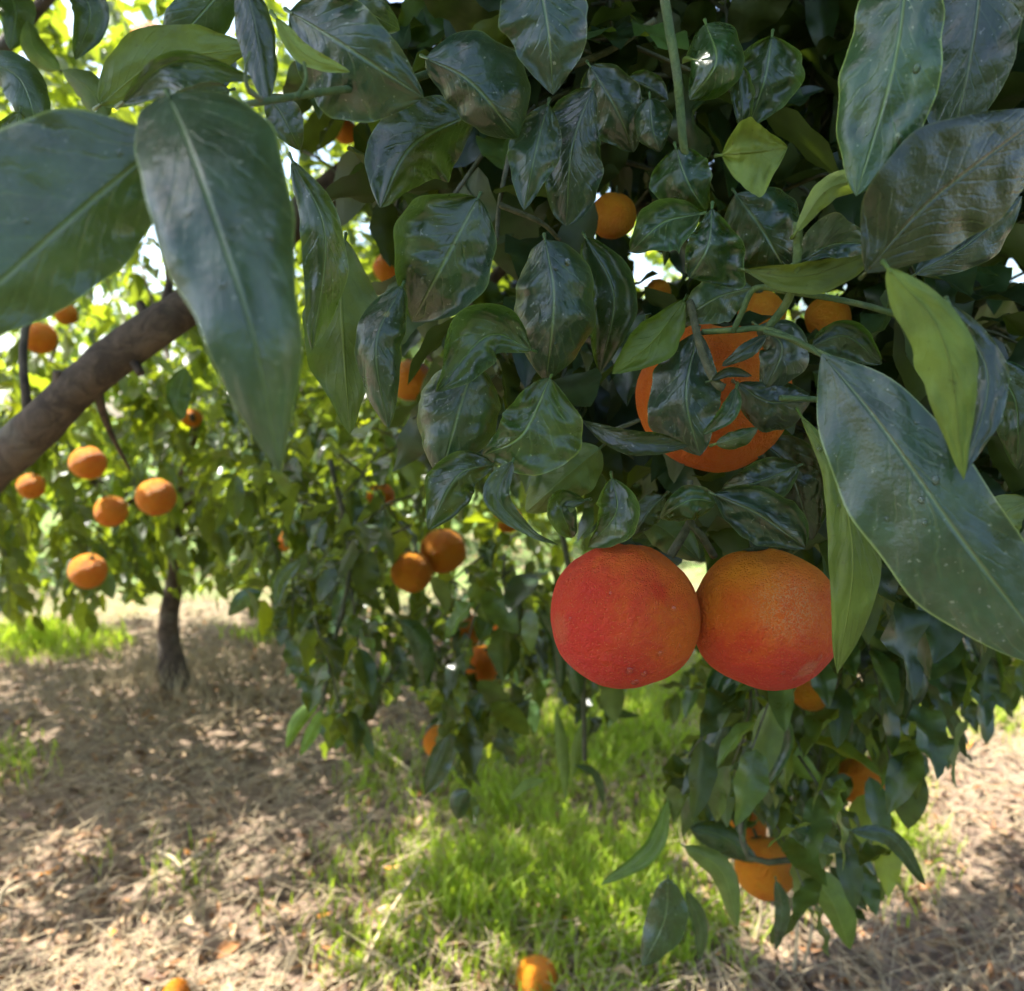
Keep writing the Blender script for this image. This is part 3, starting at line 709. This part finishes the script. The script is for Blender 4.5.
for (m, a, b, d_, tp, tn) in [([(240,-30),(200,15),(160,60)],26,26,.5,True,(1.1,1.2,1.3)), ([(60,-30),(90,10),(75,60)],16,18,.6,True,(1.2,1.3,1.4)),
    ([(-20,60),(20,80),(40,140)],20,22,.55,True,(1.1,1.2,1.4)), ([(0,-20),(15,10),(10,50)],14,18,.7,True,(1.2,1.3,1.4)),
    ([(105,120),(90,90),(62,70)],14,16,.6,False,(.9,.9,.8)), ([(230,90),(190,100),(150,110)],18,18,.5,True,(.9,1,1)), ([(60,70),(35,50),(28,20)],12,12,.7,False,(1,1.1,.8)),
    ([(186,368),(178,395),(183,420)],12,12,1.1,True,(1,1.1,1.2)), ([(-10,210),(15,200),(40,180)],14,14,.9,True,(1.2,1.3,1.4)), ([(210,30),(222,60),(215,95)],14,14,.6,True,(.8,.9,.9))]:
    leaf(m, a, b, d_, top=tp, tint=tn, parent=TB, mat=M_blue, nu=8, nv=16)
lbB = LeafBatch(); tbB = TwigBatch()
crown(TB, (-2.9,1.25,2.2), (1.1,.8,.8), 300, lbB, None, okL, 1.3, .10)
lbB.build('crown', M_fol, TB, 'low')['kind'] = 'stuff'

wC = np.array(TC.location)
tube('trunk', [wC+[0,0,-.05], wC+[-.01,0,.12], wC+[-.02,0,.3], wC+[.03,0,.55], wC+[.0,0,.8]], [.080,.050,.040,.038,.036], M_bark, TC, 30, 14, .12)
for e in [((-.8,3.1,1.3),(-.3,2.8,1.8)), ((-2.0,3.0,1.2),(-2.5,2.8,1.7)), ((-1.7,4.0,1.4),(-2.0,4.4,2.0)), ((-1.2,3.0,1.1),(-1.0,2.5,1.2)), ((-1.0,3.8,1.5),(-.4,4.0,2.1))]:
    tube('limb', [wC+[0,0,.75], e[0], e[1]], [.022,.007], M_bark, TC, 18, 8, .15)
lbC = LeafBatch(); tbC = TwigBatch()
crown(TC, (-1.65,3.6,1.7), (1.85,1.5,1.35), 2300, lbC, tbC, okL, .55, .10)
crown(TC, (-.35,3.5,1.25), (1.0,1.1,.75), 420, lbC, tbC, okL, .5, .10)
lbC.build('crown', M_fol, TC, 'mid')['kind'] = 'stuff'
tbC.build('fine_twigs', M_twig, TC)['kind'] = 'stuff'

# ------------------------------------------------------------------ trees farther off
far = [(( -4.6,7.2),'orange tree half seen at the left edge beyond the slim trunk'), ((-1.3,8.2),'orange tree standing behind the slim trunk, second row'),
       ((1.6,8.0),'orange tree glimpsed between the hanging shoots and the two red oranges'), ((4.6,6.4),'orange tree beyond the bare litter at the right edge'),
       ((-7.5,11.5),'distant orange tree at the far left of the grove'), ((-3.6,12.5),'distant orange tree between the first two rows at left'),
       ((.4,12.8),'distant orange tree near the middle of the grove'), ((4.2,12.2),'distant orange tree at the far right of the grove'), ((8.3,11.0),'distant orange tree past the right edge'),
       ((-3.0,-4.6),'orange tree of the row behind the camera, left one'), ((.4,-4.9),'orange tree of the row behind the camera, middle one'), ((3.8,-4.5),'orange tree of the row behind the camera, right one')]  # unseen row, added to make the leaf reflections greener
def okfar(p):
    x, y, d = proj(p); return not any((x-a)**2+(y-b)**2 < r*r for a, b, r in SKYH)
for (x, y), lab in far:
    t_ = tag(empty('orange_tree', (x, y, 0)), lab, 'tree', 'orange trees of the grove')
    w = np.array([x, y, 0.])
    tube('trunk', [w+[0,0,-.05], w+[.03,0,.4], w+[-.02,0,.9]], [.10,.075,.06], M_bark, t_, 14, 10, .12)
    for k in range(3):
        a = k*2.1+x
        tube('limb', [w+[-.02,0,.8], w+[.5*math.cos(a),.5*math.sin(a),1.4], w+[.9*math.cos(a),.9*math.sin(a),2.0]], [.04,.01], M_bark, t_, 10, 6, .1)
    lb = LeafBatch()
    s = random.uniform(.92, 1.08)
    crown(t_, (x, y, 1.75), (1.85*s, 1.7*s, 1.45*s), 620 if y < 9 else 480, lb, None, okfar, .55, .15 if y < 9 else .19)
    lb.build('crown', M_fol, t_, 'low')['kind'] = 'stuff'

# ------------------------------------------------------------------ fruit
def fruit_mesh(name, mat, seed, nseg=64, nring=40):
    V, Fc = [], []
    for i in range(nring+1):
        th = math.pi*i/nring
        for j in range(nseg):
            ph = 2*math.pi*j/nseg
            q = np.array([math.sin(th)*math.cos(ph), math.sin(th)*math.sin(ph), math.cos(th)])
            r = 1 + .05*noise.noise(Vector(q*1.5+np.array([seed, 0, 0]))) + .008*noise.noise(Vector(q*5))
            r -= .05*math.exp(-(th/.20)**2)
            r += .022*math.cos(5*ph+seed)*math.exp(-((th-.42)/.24)**2)
            r -= .03*math.exp(-((math.pi-th)/.14)**2)
            q = q*r; q[2] *= .965
            V.append(q)
    for i in range(nring):
        for j in range(nseg):
            a, b = i*nseg+j, i*nseg+(j+1) % nseg
            Fc.append((a, a+nseg, b+nseg, b))
    return mesh_obj(name, V, Fc, mat)
def calyx_mesh(parent):
    V, Fc = [(0,0,.925)], []
    n = 20
    for k in range(n):
        a = 2*math.pi*k/n; r = .15+.055*math.cos(5*a); V.append((r*math.cos(a), r*math.sin(a), .945+.02*math.cos(5*a)))
    for k in range(n):
        a = 2*math.pi*k/n; V.append((.05*math.cos(a), .05*math.sin(a), 1.0))
    for k in range(n):
        a = 2*math.pi*k/n; V.append((.042*math.cos(a)+.03, .042*math.sin(a), 1.25))
    for k in range(n):
        k2 = (k+1) % n
        Fc += [(1+k, 1+k2, 1+n+k2, 1+n+k), (1+n+k, 1+n+k2, 1+2*n+k2, 1+2*n+k), (0, 1+k2, 1+k)]
    Fc.append(tuple(1+2*n+k for k in range(n)))
    return mesh_obj('calyx', V, Fc, M_gtwig, parent)
protos = {}
def make_fruit(kind, seed):
    o = fruit_mesh('orange', M_fr[kind], seed); calyx_mesh(o); return o
GRP = 'oranges hanging among the leaves'
def place(o, x, y, r, d, label, rot=(0, 0, 0), ground=False, group=GRP):
    c = P(x, y, d); s = r*d/F
    if ground: c[2] = s*.93
    o.location = c; o.scale = (s, s, s); o.rotation_euler = tuple(math.radians(a) for a in rot)
    tag(o, label, 'orange', group); return o
h1 = place(make_fruit('blush', 1), 623.5, 615, 74.5, .41, 'wet red blushed orange, left of the touching pair', (-8, 4, 0))
h2 = place(make_fruit('mixed', 4), 764.5, 618, 72, .418, 'orange with a red base and pale scuffs, right of the touching pair', (-10, -6, 0))
h3 = place(make_fruit('deep', 2), 713, 398, 76, .455, 'orange half hidden by dark leaves above the touching pair', (-5, 10, 30))
proto = make_fruit('plain', 7)
FR = [
 (150,42,18,2.0,'orange high at the top left against the bright sky'),
 (66,314,11,2.3,'small orange just below the big bluish leaf at left, right one of two'),
 (40,338,16,2.1,'orange below the big bluish leaf at left, left one of two'),
 (192,418,10,2.6,'tiny orange above the lit pair, right under the limb'),
 (88,463,17,1.85,'orange touching yellow leaves below the brown limb'),
 (31,486,13,2.0,'small orange under the lower end of the brown limb'),
 (111,511,16,1.9,'orange between the yellow leaves and the rounder orange below the limb'),
 (156,497,19,1.75,'round fully visible orange, rightmost of the four below the limb'),
 (88,571,18,1.8,'lowest orange of the left tree, just above the grass'),
 (283,541,11,2.3,'small orange alone in the shade between the two fruit groups'),
 (388,268,15,1.6,'orange peeping out between the dark leaves above the silvery leaf'),
 (411,380,21,1.3,'orange seen beside the arched glossy leaf'),
 (497,383,14,1.2,'sliver of orange in the gap beside the arched glossy leaf'),
 (507,306,14,1.2,'sliver of orange between the blistered leaf and the spotted leaf'),
 (381,497,14,1.7,'orange in deep shade above the pair in the middle'),
 (412,572,21,1.42,'orange of the middle pair with a twig across its face'),
 (443,551,23,1.47,'orange of the middle pair notched by a dark leaf'),
 (465,630,17,1.5,'orange below the middle pair, in the hanging shoots'),
 (505,628,14,1.6,'dull orange right of the one below the middle pair'),
 (482,664,19,1.55,'orange crossed by pale leaves low in the hanging shoots'),
 (440,742,17,1.5,'lowest orange of the middle hanging shoots, near the ground litter'),
 (508,519,14,1.6,'sliver of orange above the dim leaves left of the red orange'),
 (613,216,23,.56,'shaded orange deep in the canopy at the top middle'),
 (658,292,13,.6,'orange glimpsed above the olive leaf'),
 (762,314,23,.52,'orange piece showing through twigs above the half hidden orange'),
 (828,318,22,.54,'orange piece behind the crossing green twigs'),
 (346,132,12,1.2,'tiny bright orange under the green twig'),
 (810,692,19,.80,'orange tucked just below the pair, partly covered'),
 (862,781,25,.95,'orange hanging over the bare litter at the lower right'),
 (765,868,30,.93,'lowest hanging orange, above the dry stalks'),
 (748,828,18,1.0,'dim orange behind leaves just above the lowest hanging one'),
]
first = True
for (x, y, r, d, lab) in FR:
    if first: o = proto; first = False
    else:
        o = proto.copy(); C.objects.link(o)
        for ch in proto.children:
            c_ = ch.copy(); C.objects.link(c_); c_.parent = o
    place(o, x, y, r, d, lab, (random.uniform(-25,25), random.uniform(-25,25), random.uniform(0,360)))
for (x, y, r, lab) in [(536,985,22,'fallen orange lying in the bright grass at the bottom edge'), (176,990,13,'fallen orange in dry litter at the bottom left')]:
    o = proto.copy(); C.objects.link(o)
    for ch in proto.children:
        c_ = ch.copy(); C.objects.link(c_); c_.parent = o
    g = G(x, y, .03); dd = proj(g)[2]
    place(o, x, y, r, dd, lab, (100,20,50), True, 'fallen oranges')
    o.location = (g[0], g[1], r*dd/F*.9)
# water beads on the near fruit
def bead(parent, th, ph, s):
    q = np.array([math.sin(th)*math.cos(ph), math.sin(th)*math.sin(ph), math.cos(th)*.965])
    V, Fc = [], []
    n, m = 10, 5
    z = q/np.linalg.norm(q); x = np.cross(z, [0,0,1.]); x /= np.linalg.norm(x); y = np.cross(z, x)
    for i in range(m+1):
        a = .5*math.pi*i/m
        for k in range(n):
            b = 2*math.pi*k/n; V.append(q*1.0 + s*(math.sin(a)*(math.cos(b)*x+1.25*math.sin(b)*y)+.55*math.cos(a)*z))
    for i in range(m):
        for k in range(n): Fc.append((i*n+k, (i+1)*n+k, (i+1)*n+(k+1) % n, i*n+(k+1) % n))
    me = bpy.data.meshes.new('water_drop'); me.from_pydata([tuple(v) for v in V], [], Fc); me.validate()
    for p_ in me.polygons: p_.use_smooth = True
    me.materials.append(M_water); o = bpy.data.objects.new('water_drop', me); C.objects.link(o); o.parent = parent
for (th, ph, s) in [(1.75,-95,.035),(1.95,-68,.030),(1.35,-60,.034),(2.25,-90,.05),(2.3,-75,.04),(1.2,-110,.022),(1.6,-140,.025),(2.5,-80,.05),(2.05,-120,.022),(1.85,-50,.02),(1.5,-75,.016),(1.0,-85,.018),(2.1,-105,.018)]:
    bead(h1, th, math.radians(ph), s)
for (th, ph, s) in [(2.3,-95,.03),(1.9,-120,.022),(2.1,-60,.03),(2.45,-80,.035),(1.7,-100,.016)]:
    bead(h2, th, math.radians(ph), s)

# ------------------------------------------------------------------ ground
def ax(n, half, k):
    t_ = np.linspace(-1, 1, n); return np.sinh(t_*k)/math.sinh(k)*half
xs = ax(260, 250, 6.2); ys = ax(260, 250, 6.2)+2.5
X, Y = np.meshgrid(xs, ys); Z = np.zeros_like(X)
def gz(x, y):
    if math.hypot(x, y-2.5) > 14: return 0.0
    f = min(1, (14-math.hypot(x, y-2.5))/4)
    return f*(.035*noise.noise(Vector((x*.9, y*.9, 0))) + .014*noise.noise(Vector((x*3.5, y*3.5, 4))))
for i in range(X.shape[0]):
    for j in range(X.shape[1]): Z[i, j] = gz(X[i, j], Y[i, j])
idx = np.arange(X.size).reshape(X.shape)
fc = np.stack([idx[:-1, :-1], idx[:-1, 1:], idx[1:, 1:], idx[1:, :-1]], -1).reshape(-1, 4)
t = NT('soil')
pos = t.n('ShaderNodeNewGeometry').outputs['Position']
n1 = t.noise(pos, 1.1, 5, .6); n2 = t.noise(pos, 14, 6, .7, .5); n3 = t.noise(pos, 60, 4, .7)
col = t.ramp(t.math('ADD', t.math('MULTIPLY', n2, .7), t.math('MULTIPLY', n3, .3)), [(.3, (.10, .068, .045)), (.5, (.20, .14, .095)), (.7, (.36, .27, .18))])
sepg = t.n('ShaderNodeSeparateXYZ'); t.t.links.new(pos, sepg.inputs[0])
gr = t.math('MULTIPLY', t.sm(t.math('ADD', sepg.outputs[1], t.math('MULTIPLY', n1, 3)), 5.6, 7.5), t.sm(n1, .25, .5))
rear_green = t.math('MULTIPLY', t.sm(n1, .38, .5), t.math('SUBTRACT', 1, t.sm(sepg.outputs[1], -1.0, .4)))  # dark green ground added behind the camera to subdue brown leaf reflections
col = t.mix(gr, col, (.12, .20, .04))
col = t.mix(rear_green, col, (.055, .085, .03))
M_soil = t.done(t.pbsdf(Base_Color=col, Roughness=.95, Normal=t.bump(t.math('ADD', n2, t.math('MULTIPLY', n3, .5)), .8, .02)))
g = mesh_obj('ground', np.stack([X, Y, Z], -1).reshape(-1, 3), fc, M_soil); g['kind'] = 'structure'

# litter: dry curled leaves and chips
t = NT('dry_leaf')
tint = t.n('ShaderNodeAttribute', attribute_name='tint').outputs['Color']
pos = t.n('ShaderNodeTexCoord').outputs['Object']
nn = t.noise(pos, 90, 3)
p = t.pbsdf(Base_Color=t.mix(1.0, tint, t.ramp(nn, [(.3, (.7, .7, .7)), (.7, (1.15, 1.15, 1.15))]), 'MULTIPLY'), Roughness=.7)
tr = t.n('ShaderNodeBsdfTranslucent'); t.t.links.new(tint, tr.inputs[0])
mx = t.n('ShaderNodeMixShader'); mx.inputs[0].default_value = .12; t.t.links.new(p, mx.inputs[1]); t.t.links.new(tr.outputs[0], mx.inputs[2])
M_litter = t.done(mx.outputs[0])
lit = LeafBatch()
pal = [(.54,.40,.25),(.38,.26,.17),(.66,.52,.36),(.27,.175,.12),(.46,.36,.28),(.17,.105,.075),(.74,.60,.42),(.46,.24,.10),(.58,.45,.31)]
def grass_w(x, y):
    """how grassy a ground point is (by its place in the view)"""
    px_, py_, d = proj(np.array([x, y, 0.]))
    w = 0.0
    for (cx, cy, rx, ry, k) in [(560,905,150,85,1.0),(520,800,90,90,.7),(610,740,110,50,.9),(650,860,70,110,.55),(880,850,60,60,.45),(960,700,80,40,.7),(40,648,70,14,.9),(700,700,80,40,.7),(20,770,40,30,.3),(900,720,90,40,.5),(400,780,50,40,.4),(420,950,100,60,.45),(300,640,70,10,.25),(330,905,80,60,.16),(170,880,120,60,.08)]:
        w = max(w, k*math.exp(-((px_-cx)/rx)**2-((py_-cy)/ry)**2))
    if d <= 0.3: w = .2
    return w*(.55+.9*(.5+noise.noise(Vector((x*5, y*5, 2)))))
n = 0
while n < 60000:
    y = 1.1 + 9*random.random()**1.6; x = random.uniform(-1, 1)*(1.2+y*.85)
    w = grass_w(x, y)
    n += 1
    if random.random() < w*.6: continue
    a = random.uniform(0, 6.28); l = random.uniform(.012, .05)
    c = np.array(random.choice(pal))*random.uniform(.55, 1.25)*(.78+.5*noise.noise(Vector((x*2.2, y*2.2, 9))))
    if random.random() < .05: l = random.uniform(.05, .08)
    c = c*np.array((.84, .73, .58))
    if random.random() < .008: c = np.array((.75,.30,.04))
    lit.add(np.array([x, y, gz(x, y)+.006+random.random()**2*.022]), np.array([math.cos(a), math.sin(a), random.uniform(-.35,.5)]),
            np.array([random.uniform(-.7,.7), random.uniform(-.7,.7), random.choice([-1,1])]), l, tuple(c))
o = lit.build('leaf_litter', M_litter, None, 'low', .62); tag(o, 'carpet of dry brown fallen leaves on the ground', 'leaf litter', None, 'stuff')

# straw: thin pale stems lying flat
tb = TwigBatch()
for i in range(14000):
    y = 1.1+6*random.random()**1.5; x = random.uniform(-1, .9)*(1.1+y*.8)
    a = random.uniform(0, 3.14); l = random.uniform(.05, .22); z = gz(x, y)+.02
    e = np.array([math.cos(a)*l, math.sin(a)*l, random.uniform(-.01, .05)])
    if i < 260: e = np.array([math.cos(a), math.sin(a), random.uniform(.0, .25)])*random.uniform(.15, .38)
    s0 = np.array([x, y, z]); tb.add([s0, s0+e*.5+[0,0,random.uniform(0,.015)], s0+e], .0012, .0008, 4, 3)
for i in range(500):
    a = random.uniform(0, 6.28); rr = abs(random.gauss(0, .28))+.05; x = wC[0]+rr*math.cos(a)*1.5; y = wC[1]+rr*math.sin(a)
    l = random.uniform(.05, .16); s0 = np.array([x, y, gz(x, y)]); e = np.array([random.uniform(-.6,.6)*l, random.uniform(-.6,.6)*l, l])
    tb.add([s0, s0+e*.55, s0+e], .0022, .001, 4, 3)
o = tb.build('straw', M_dry, None); tag(o, 'scattered pale straw stems over the litter', 'straw', None, 'stuff')

# grass
t = NT('grass_blade')
tint = t.n('ShaderNodeAttribute', attribute_name='tint').outputs['Color']
p = t.pbsdf(Base_Color=tint, Roughness=.5, Specular_IOR_Level=.35)
tr = t.n('ShaderNodeBsdfTranslucent'); t.t.links.new(t.mix(1.0, tint, (1.9, 1.9, .9), 'MULTIPLY'), tr.inputs[0])
mx = t.n('ShaderNodeMixShader'); mx.inputs[0].default_value = .4; t.t.links.new(p, mx.inputs[1]); t.t.links.new(tr.outputs[0], mx.inputs[2])
M_grass = t.done(mx.outputs[0])
V, Fc, TT = [], [], []
tries = 0
while len(V) < 30000*7 and tries < 400000:
    tries += 1
    y = 1.2 + 8*random.random()**1.5; x = random.uniform(-1, 1)*(1.0+y*.75)
    w = grass_w(x, y)
    if random.random() > w*1.15-.05: continue
    h = random.uniform(.03, .10)*(1.15 if w > .5 else .8); wd = random.uniform(.0016, .0036)
    if y > 4: h *= 1.5; wd *= 2
    a = random.uniform(0, 6.28); b = random.uniform(0, 6.28); lean = random.uniform(.1, .75)*h
    ux, uy = math.cos(a)*wd, math.sin(a)*wd; lx, ly = math.cos(b)*lean, math.sin(b)*lean; z = gz(x, y)
    b0 = len(V)
    for k, (f, ww) in enumerate([(0, 1), (.4, 1), (.75, .7)]):
        px_, py_, pz = x+lx*f*f, y+ly*f*f, z+h*f
        V += [(px_-ux*ww, py_-uy*ww, pz), (px_+ux*ww, py_+uy*ww, pz)]
    V.append((x+lx, y+ly, z+h*.95))
    Fc += [(b0, b0+1, b0+3, b0+2), (b0+2, b0+3, b0+5, b0+4), (b0+4, b0+5, b0+6)]
    q = random.uniform(.75, 1.3); c = (.26*q, .35*q, .04*q) if random.random() > .12 else (.28*q, .27*q, .10*q)
    TT += [c]*7
o = mesh_obj('grass', V, Fc, M_grass, tint=np.array(TT)); tag(o, 'short bright green grass growing in patches through the litter', 'grass', None, 'stuff')

# ------------------------------------------------------------------ dry sticks and stalks
def stick(a, b, r, label, za=.02, zb=.02, group='dry sticks lying on the litter', cat='stick', name='dry_stick'):
    A, B = G(a[0], a[1], za), G(b[0], b[1], zb)
    m = (A+B)/2 + np.array([random.uniform(-.01,.01), 0, .006])
    o = tube(name, [A, m, B], [r, r*.9, r*.6], M_dry, None, 14, 7, .2)
    c = np.array([A[0], A[1], 0]); o.location = c
    o.data.transform(Matrix.Translation(-Vector(c)))
    return tag(o, label, cat, group)
stick((352,990), (422,862), .0042, 'longest pale dry stick leaning out of the litter beside the grass', .02, .09)
stick((372,950), (431,902), .0045, 'shorter pale stick crossing the foot of the longest one', .03, .06)
stick((445,950), (470,995), .0040, 'pale stick at the bottom edge beside the bright grass')
stick((352,728), (412,772), .0085, 'stout pale stick on the litter under the middle shoots', .03, .03)
stick((160,852), (182,868), .0060, 'short pale stick on the shaded litter at left', .03, .03)
stick((176,872), (208,850), .0060, 'short pale stick slanting right beside another on the left litter', .03, .03)
stick((0,905), (14,880), .0050, 'pale stick at the left edge of the litter', .02, .07)
stick((0,898), (30,886), .0050, 'flat pale stick touching the left edge', .02, .02)
for (a, b, lab) in [((753,948),(762,894),'slanted dry stalk standing under the lowest hanging orange, left one'),
                    ((790,990),(797,905),'tallest dry stalk standing under the lowest hanging orange'),
                    ((797,980),(812,925),'short dry stalk leaning right of the tallest stalk'),
                    ((765,955),(776,935),'tiny dry stalk between the other stalks')]:
    A = G(a[0], a[1]); d = proj(A)[2]; B = P(b[0], b[1], d+.0)
    o = tube('dry_stalk', [A, (A+B)/2+[.006,0,0], B], [.0042,.0030], M_dry, None, 12, 6, .2)
    o.location = A; o.data.transform(Matrix.Translation(-Vector(A))); tag(o, lab, 'dry stalk', 'dry stalks under the hanging shoots')

# ------------------------------------------------------------------ light, camera
AZ = math.atan2(-.92, .25); EL = math.radians(59)
sd = Vector((math.sin(AZ)*math.cos(EL), math.cos(AZ)*math.cos(EL), math.sin(EL)))
sun = bpy.data.lights.new('sun', 'SUN'); sun.energy = 5.0; sun.angle = math.radians(.5); sun.color = (1, .95, .86)
so = bpy.data.objects.new('sun', sun); C.objects.link(so); so.rotation_euler = sd.to_track_quat('Z', 'Y').to_euler(); so.location = (0, 0, 8)
w = bpy.data.worlds.new('World'); sc.world = w; w.use_nodes = True
nt = w.node_tree; bg = nt.nodes['Background']
sky = nt.nodes.new('ShaderNodeTexSky'); sky.sky_type = 'NISHITA'; sky.sun_disc = False
sky.sun_elevation = EL; sky.sun_rotation = AZ; sky.dust_density = 2.5; sky.ozone_density = .6; sky.air_density = 1.0
nt.links.new(sky.outputs[0], bg.inputs[0]); bg.inputs[1].default_value = .15
cam = bpy.data.cameras.new('camera'); co = bpy.data.objects.new('camera', cam); C.objects.link(co); sc.camera = co
co.location = (0, 0, CAMZ); co.rotation_euler = (math.pi/2-PITCH, 0, 0)
cam.sensor_fit = 'HORIZONTAL'; cam.sensor_width = 36; cam.lens = 36*F/W
cam.clip_start = .01; cam.clip_end = 1000
cam.dof.use_dof = True; cam.dof.focus_distance = .40; cam.dof.aperture_fstop = 10; cam.dof.aperture_blades = 0
sc.view_settings.view_transform = 'Standard'; sc.view_settings.look = 'None'; sc.view_settings.exposure = 2.0; sc.view_settings.gamma = 1
sc.render.engine = 'CYCLES'; sc.cycles.use_adaptive_sampling = True; sc.cycles.adaptive_threshold = .02; sc.cycles.max_bounces = 6; sc.cycles.diffuse_bounces = 3; sc.cycles.glossy_bounces = 2; sc.cycles.transmission_bounces = 4
sc.cycles.use_denoising = True; sc.cycles.caustics_reflective = False; sc.cycles.caustics_refractive = False
sc.cycles.sample_clamp_indirect = 4
